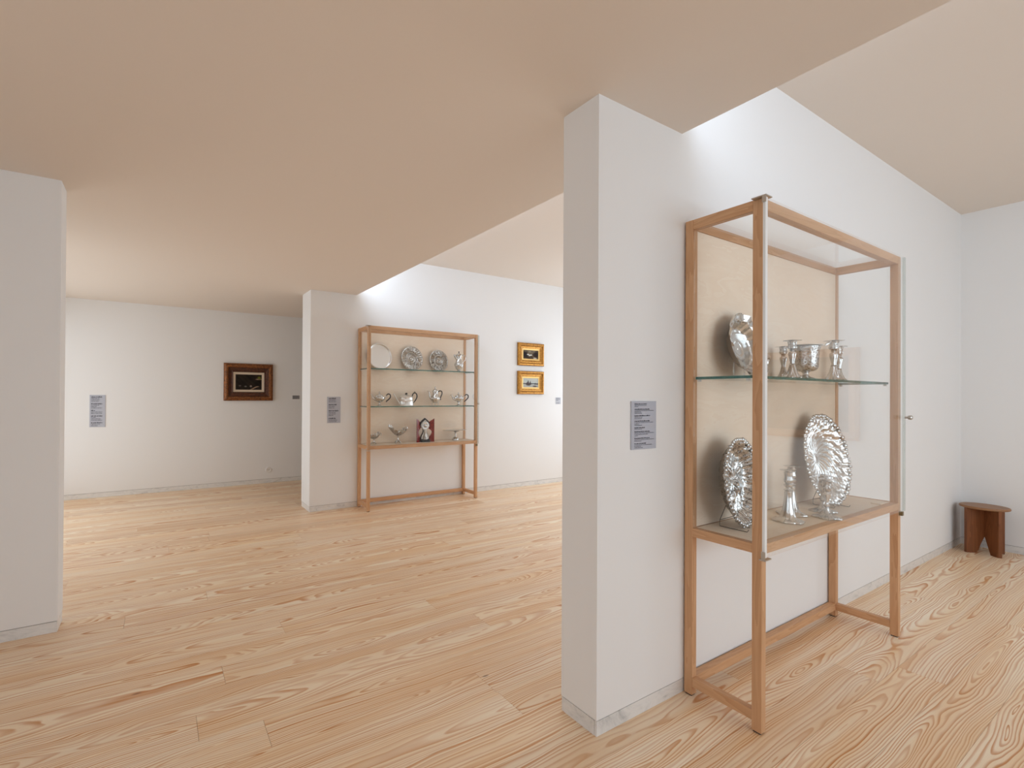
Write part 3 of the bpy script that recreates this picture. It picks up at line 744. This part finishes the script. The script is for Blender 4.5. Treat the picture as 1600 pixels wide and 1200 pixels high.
obj('handle', tube(B(), [(.072, 0, .120), (.092, 0, .134), (.098, 0, .118), (.084, 0, .104)], [.005, .006, .005, .004], 8), M_SILC, t, True)

t = thing('triptych', 'silver devotional piece with pointed arch relief and two red hinged wings', 'triptych', (3.062, YC, ZS2))
def ogee(w, h, half=None):
    prof = [(.42, 0), (.44, .05), (.42, .13), (.36, .20), (.25, .29), (.18, .37), (.17, .44), (.22, .50), (.38, .56), (.48, .64), (.50, .71), (.46, .78), (.35, .86), (.18, .93), (0, 1)]
    R_ = [(a*w, b*h) for a, b in prof]
    if half: return R_+[(-.02*w, h), (-.02*w, 0)]
    return R_+[(-a, b) for a, b in reversed(R_[:-1])]
obj('base', box(B(), -.066, .066, -.036, .036, 0, .030, .003), M_DARK, t)
cp = obj('centre_panel', prism(B(), [(a, b+.03) for a, b in ogee(.150, .285)], -.008, .008), M_DARK, t)
obj('silver_relief', prism(B(), [(a*.86, .038+b*.93) for a, b in ogee(.150, .272)], -.013, -.0081), M_SILD, cp)
bm = lathe(B(), [(0, 0), (.030, .0), (.032, .02), (.022, .05), (.010, .075), (.012, .095), (.018, .11), (.010, .125), (0, .13)], 24, sy=.5, c=(0, -.018, .031))
obj('figure', bm, M_SILD, cp, True)
bm = B(); bmesh.ops.create_uvsphere(bm, u_segments=20, v_segments=12, radius=.022, matrix=Matrix.Translation((.002, -.020, .212)))
lathe(bm, [(.045, 0), (.050, .002), (.045, .005), (.040, .002)], 32)
for v in [v for v in bm.verts if v.co.z < .01]: v.co = Vector((v.co.x, -.016+v.co.z*-.5, .212+v.co.y))
obj('roundel', bm, M_SIL, cp, True)
for sd in (-1, 1):                          # straight edge outwards, curved edge towards the centre
    pts = [(a+.012, b) for a, b in ogee(.190, .305, True)]
    w_ = obj('wing', prism(B(), [(-sd*a, b) for a, b in pts], -.004, .004), M_RED, t, label='dark red wing panel')
    w_.location = (sd*.140, -.030, 0); w_.rotation_euler = (0, 0, math.radians(-sd*28))
t = thing('footed_dish', 'flat silver footed dish on a slender stem at the right of the wooden shelf', 'dish', (3.550, YC, ZS2))
obj('foot', lathe(B(), [(0, 0), (.044, 0), (.046, .006), (.040, .022), (.042, .026), (.034, .034), (.030, .040), (.012, .050)], 48), M_SIL, t, True)
obj('stem', lathe(B(), [(.012, .0501), (.009, .066), (.012, .080), (.009, .092), (.014, .110), (.030, .122), (.05, .127)], 32), M_SIL, t, True)
obj('plate', lathe(B(), [(0, .1272), (.06, .1275), (.12, .131), (.195, .140), (.200, .144), (.195, .146), (.12, .138), (0, .134)], 72, lambda th, zz, r, i: (1+(.02*sin(12*th) if r > .15 else 0), 0), sy=.42), M_SILM, t, True)

# ------------------------------------------------------------ stool
t = thing('stool', 'round topped brown wooden stool on crossed boards in the far right corner', 'stool', (6.545, 1.095, 0), (0, 0, 0))
def leg_board(name, ang, L, slot_up):
    h = .405; n = .17
    pts = [(-L, 0), (-L*.50, 0), (0, n), (L*.50, 0), (L, 0), (L, h), (-L, h)]
    bm = prism(B(), pts, -.012, .012)
    if slot_up:                              # second board is cut in two where it meets the first
        bm.free(); bm = B()
        prism(bm, [(-L, 0), (-L*.50, 0), (-.0125, n*.98), (-.0125, h), (-L, h)], -.012, .012)
        prism(bm, [(L, 0), (L, h), (.0125, h), (.0125, n*.98), (L*.50, 0)], -.012, .012)
    o = obj(name, bm, M_STOOL, t); o.rotation_euler = (0, 0, math.radians(ang)); return o
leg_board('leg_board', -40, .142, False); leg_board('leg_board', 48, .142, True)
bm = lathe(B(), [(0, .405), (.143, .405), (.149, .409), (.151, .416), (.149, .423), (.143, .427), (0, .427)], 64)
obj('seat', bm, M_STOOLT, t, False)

# ------------------------------------------------------------ pictures
def frame_mesh(w, h, prof):
    """mitred moulding; prof: (inset from outer edge, height off the wall)"""
    bm = B(); rings = []
    for d, z in prof:
        rings.append([bm.verts.new((sx*(w/2-d), -z, sz*(h/2-d))) for sx, sz in ((-1, -1), (1, -1), (1, 1), (-1, 1))])
    for A, C in zip(rings, rings[1:]+rings[:1]):
        for k in range(4): bm.faces.new((A[k], A[(k+1) % 4], C[(k+1) % 4], C[k]))
    return bm
def canvas(name, w, h, fn, parent, y, nx=60, nz=42):
    bm = B(); lay = bm.loops.layers.float_color.new('paint'); V = {}
    for i in range(nx+1):
        for j in range(nz+1): V[i, j] = bm.verts.new((-w/2+w*i/nx, -y, -h/2+h*j/nz))
    for i in range(nx):
        for j in range(nz):
            f = bm.faces.new((V[i, j], V[i+1, j], V[i+1, j+1], V[i, j+1])); c = fn((i+.5)/nx, (j+.5)/nz)
            for l in f.loops: l[lay] = (*c, 1)
    # a thin stretcher behind the painted face
    box(bm, -w/2, w/2, -y+.001, -y+.008, -h/2, h/2)
    o = obj(name, bm, M_PAINT, parent)
    return o
def mixc(a, b, t): return tuple(a[i]+(b[i]-a[i])*min(max(t, 0), 1) for i in range(3))
def fnz(x, y, s): 
    return .5+.25*sin(x*7+s)*cos(y*5+s*1.7)+.15*sin(x*19+y*13+s*3)+.10*(hnoise(round(x*60), round(y*42), s)-.5)*2
def blob(x, y, cx, cy, rx, ry): return max(0, 1-((x-cx)/rx)**2-((y-cy)/ry)**2)
def paint_dark(x, y):
    c = mixc((.008, .006, .005), (.03, .022, .015), fnz(x*1.5, y*1.5, 2))
    c = mixc(c, (.32, .22, .13), 1.6*blob(x, y, .74+.25*(y-.5)+.1, .70, .16, .06)*fnz(x*4, y*4, 1))
    c = mixc(c, (.12, .14, .02), 1.5*blob(x, y, .90, .80, .07, .10))
    c = mixc(c, (.30, .20, .13), 1.5*blob(x, y, .72, .12+.10*sin(x*9), .20, .05))
    c = mixc(c, (.28, .22, .18), 1.2*blob(x, y, .58, .24, .05, .08))
    c = mixc(c, (.16, .15, .13), 1.0*blob(x, y, .38, .22, .06, .06))
    c = mixc(c, (.12, .10, .09), 1.0*blob(x, y, .17, .26, .06, .06))
    return c
def paint_herd(x, y):
    c = mixc((.02, .012, .01), (.20, .13, .06), fnz(x, y*1.4, 5)-.15)
    c = mixc(c, (.32, .28, .20), .9*blob(x, y, .5, .9, .5, .35)*fnz(x*3, y*3, 2))
    c = mixc(c, (.015, .01, .01), 1.2*blob(x, y, .15, .45, .25, .5)); c = mixc(c, (.02, .012, .01), 1.2*blob(x, y, .85, .5, .22, .45))
    for cx, cy in ((.33, .50), (.52, .45), (.43, .40)): c = mixc(c, (.55, .55, .50), 1.6*blob(x, y, cx, cy, .09, .09))
    c = mixc(c, (.45, .40, .32), 1.4*blob(x, y, .78-.3*(y-.1), .10, .14, .10))
    return c
def paint_harbour(x, y):
    sky = mixc((.42, .50, .48), (.52, .50, .46), fnz(x, y*2, 3)); sea = mixc((.30, .36, .35), (.50, .48, .44), fnz(x*2, y*6, 7))
    c = sky if y > .40 else sea
    if abs(y-.40) < .05: c = (.10, .09, .09)
    for cx, w, top in ((.34, .10, .80), (.48, .07, .74), (.26, .07, .58), (.80, .05, .52), (.92, .05, .42)):
        hw = w*(1-(y-.34)/(top-.34)) if .30 < y < top else 0
        if abs(x-cx) < hw: c = mixc(c, (.06, .045, .05), .95)
    c = mixc(c, (.08, .06, .05), 1.2*blob(x, y, .36, .27, .20, .12)); c = mixc(c, (.12, .08, .06), 1.3*blob(x, y, .78, .12, .18, .10))
    c = mixc(c, (.45, .43, .42), 1.0*blob(x, y, .22, .08, .2, .08))
    return c
# dark landscape in the far room
cx, cz = (.861+1.582)/2, (1.298+1.868)/2; w, h = .721, .570
t = thing('framed_painting', 'dark landscape painting in a deep brown frame on the far left wall', 'painting', (cx, Y4-.002, cz))
obj('outer_frame', frame_mesh(w, h, [(0, 0), (0, .03), (.012, .045), (.035, .055), (.058, .050), (.066, .036), (.066, 0)]), M_GILTD, t)
obj('inner_frame', frame_mesh(w-.134, h-.134, [(0, 0), (0, .036), (.02, .030), (.045, .022), (.060, .028), (.066, .022), (.066, 0)]), M_WALNUT, t)
iw, ih = w-.134-.134, h-.134-.134
obj('linen_slip', frame_mesh(iw, ih, [(0, 0), (0, .020), (.034, .014), (.034, 0)]), M_LINEN, t)
canvas('canvas', iw-.066, ih-.066, paint_dark, t, .012)
def small_picture(label, z0, z1, fn):
    w, h = .532, z1-z0
    t = thing('framed_painting', label, 'painting', (5.068, Y2-.002, (z0+z1)/2), (0, 0, 0), 'pair of small gilt framed paintings')
    obj('outer_frame', frame_mesh(w, h, [(0, 0), (0, .026), (.010, .038), (.028, .042), (.040, .034), (.046, .022), (.046, 0)]), M_GILT, t, label='carved outer gilt moulding')
    obj('inner_frame', frame_mesh(w-.094, h-.094, [(0, 0), (0, .026), (.012, .028), (.028, .022), (.038, .018), (.038, 0)]), M_GILT, t)
    iw, ih = w-.094-.078, h-.094-.078
    obj('gilt_slip', frame_mesh(iw, ih, [(0, 0), (0, .019), (.022, .014), (.022, 0)]), M_GILT2, t, label='smooth pale gilt slip')
    canvas('canvas', iw-.042, ih-.042, fn, t, .011)
small_picture('small gilt framed dark painting of pale cattle, upper of two right of the case', 1.866, 2.219, paint_herd)
small_picture('small gilt framed painting of dark sailing boats, lower of two right of the case', 1.424, 1.782, paint_harbour)
# large picture on the right wall behind the photographer, seen only as a reflection in the case door
t = thing('framed_painting', 'large painting in a pale wooden frame on the right wall, reflected in the glass door', 'painting', (XR-.002, -.66, 1.44), (0, 0, -pi/2))
obj('outer_frame', frame_mesh(1.06, 1.04, [(0, 0), (0, .04), (.03, .05), (.09, .03), (.09, 0)]), M_BEECH[2], t)
canvas('canvas', .878, .858, lambda x, y: mixc((.20, .13, .07), (.42, .28, .17), fnz(x, y, 4)), t, .012, 30, 30)

# ------------------------------------------------------------ wall texts, labels, socket
def text_panel(label, cx, zt, zb, w, yw, lines, cat='sign', name='text_panel', mt=None, depth=.006, ink=1.0, seed=1, margin=.10):
    """lines: list of (bold, length fraction) or None for a gap"""
    h = zt-zb; t = thing(name, label, cat, (cx, yw, (zt+zb)/2))
    obj('board', box(B(), -w/2, w/2, -depth, -.0005, -h/2, h/2, .0006), mt or M_PANEL, t)
    rg = random.Random(seed); pitch = h*.93/len(lines); z = h/2-h*.045
    for bold in (True, False):
        bm = B(); zz = z
        for ln in lines:
            if ln and ln[0] == bold:
                xh = pitch*(.62 if bold else .46); x = -w/2+w*margin; xe = x+w*(1-2*margin+.04)*ln[1]
                while x < xe:
                    n = rg.randint(2, 9); cw = xh*.50
                    for k in range(n):
                        if x > xe: break
                        up = xh*(1.4 if rg.random() < .25 else 1)
                        g0 = zz-pitch*.8
                        q = [bm.verts.new(p) for p in ((x, -depth-.0004, g0), (x+cw*.78, -depth-.0004, g0), (x+cw*.78, -depth-.0004, g0+up), (x, -depth-.0004, g0+up))]
                        bm.faces.new(q); x += cw
                    x += cw*.8
            zz -= pitch
        if len(bm.verts): obj('lettering', bm, M_INK if bold else M_INK2, t, kind='stuff', label='bold dark print' if bold else 'fine grey print')
        else: bm.free()
    return t
def blocks(spec):
    out = []
    for b in spec:
        out.append((True, b[0])); out += [(False, q) for q in b[1:]]; out.append(None)
    return out[:-1]
text_panel('blue grey text panel on the near wall beside the large display case', 1.874, 1.379, 1.1675, .173, Y1,
    blocks([(.60, .58, .18), (.74, .95, .32, .36), (.76, .38, .34), (.75, .92, .22, .36), (.50, .36), (.74, .95, .64, .18), (.74, .96, .34), (.56, .86, .32, .40)]), margin=.11)
text_panel('blue grey text panel on the middle wall end left of the further display case', 1.873, 1.373, 1.054, .168, Y2,
    blocks([(.66, .60, .66), (.74, .55, .50), (.90, .60, .62, .42), (.60, .75, .70)]), seed=5)
text_panel('blue grey text panel alone on the far left wall', -.704, 1.375, .9455, .176, Y4,
    blocks([(.82, .60, .64, .55), (.85, .6, .4, .8), (.30, .82, .80), (.85, .35, .7, .82), (.84, .65, .5)]), seed=9)
text_panel('small dark grey label right of the brown framed painting', 1.956, 1.381, 1.323, .115, Y4, [(False, .8), (False, .9), (False, .6)], 'label', 'wall_label', M_PANELD, .004, seed=3)
text_panel('small pale grey label on the middle wall right of the paintings', 5.680, 1.376, 1.268, .116, Y2, [(False, .8), (False, .9), (False, .5), None, (False, .7), (False, .8)], 'label', 'wall_label', M_PANELL, .004, seed=4)
t = thing('wall_socket', 'round white wall socket low on the far left wall', 'socket', (1.530, Y4, .207))
bm = lathe(B(), [(0, 0), (.048, 0), (.048, .006), (.042, .010), (.030, .010), (.027, .004), (0, .004)], 32)
bmesh.ops.rotate(bm, verts=bm.verts, matrix=Matrix.Rotation(pi/2, 3, 'X'), cent=(0, 0, 0)); obj('cover', bm, M_WPLAST, t)
for sd in (-1, 1): bx('hole', sd*.010-.004, sd*.010+.004, -.0056, -.0042, -.004, .004, M_DARK, t)
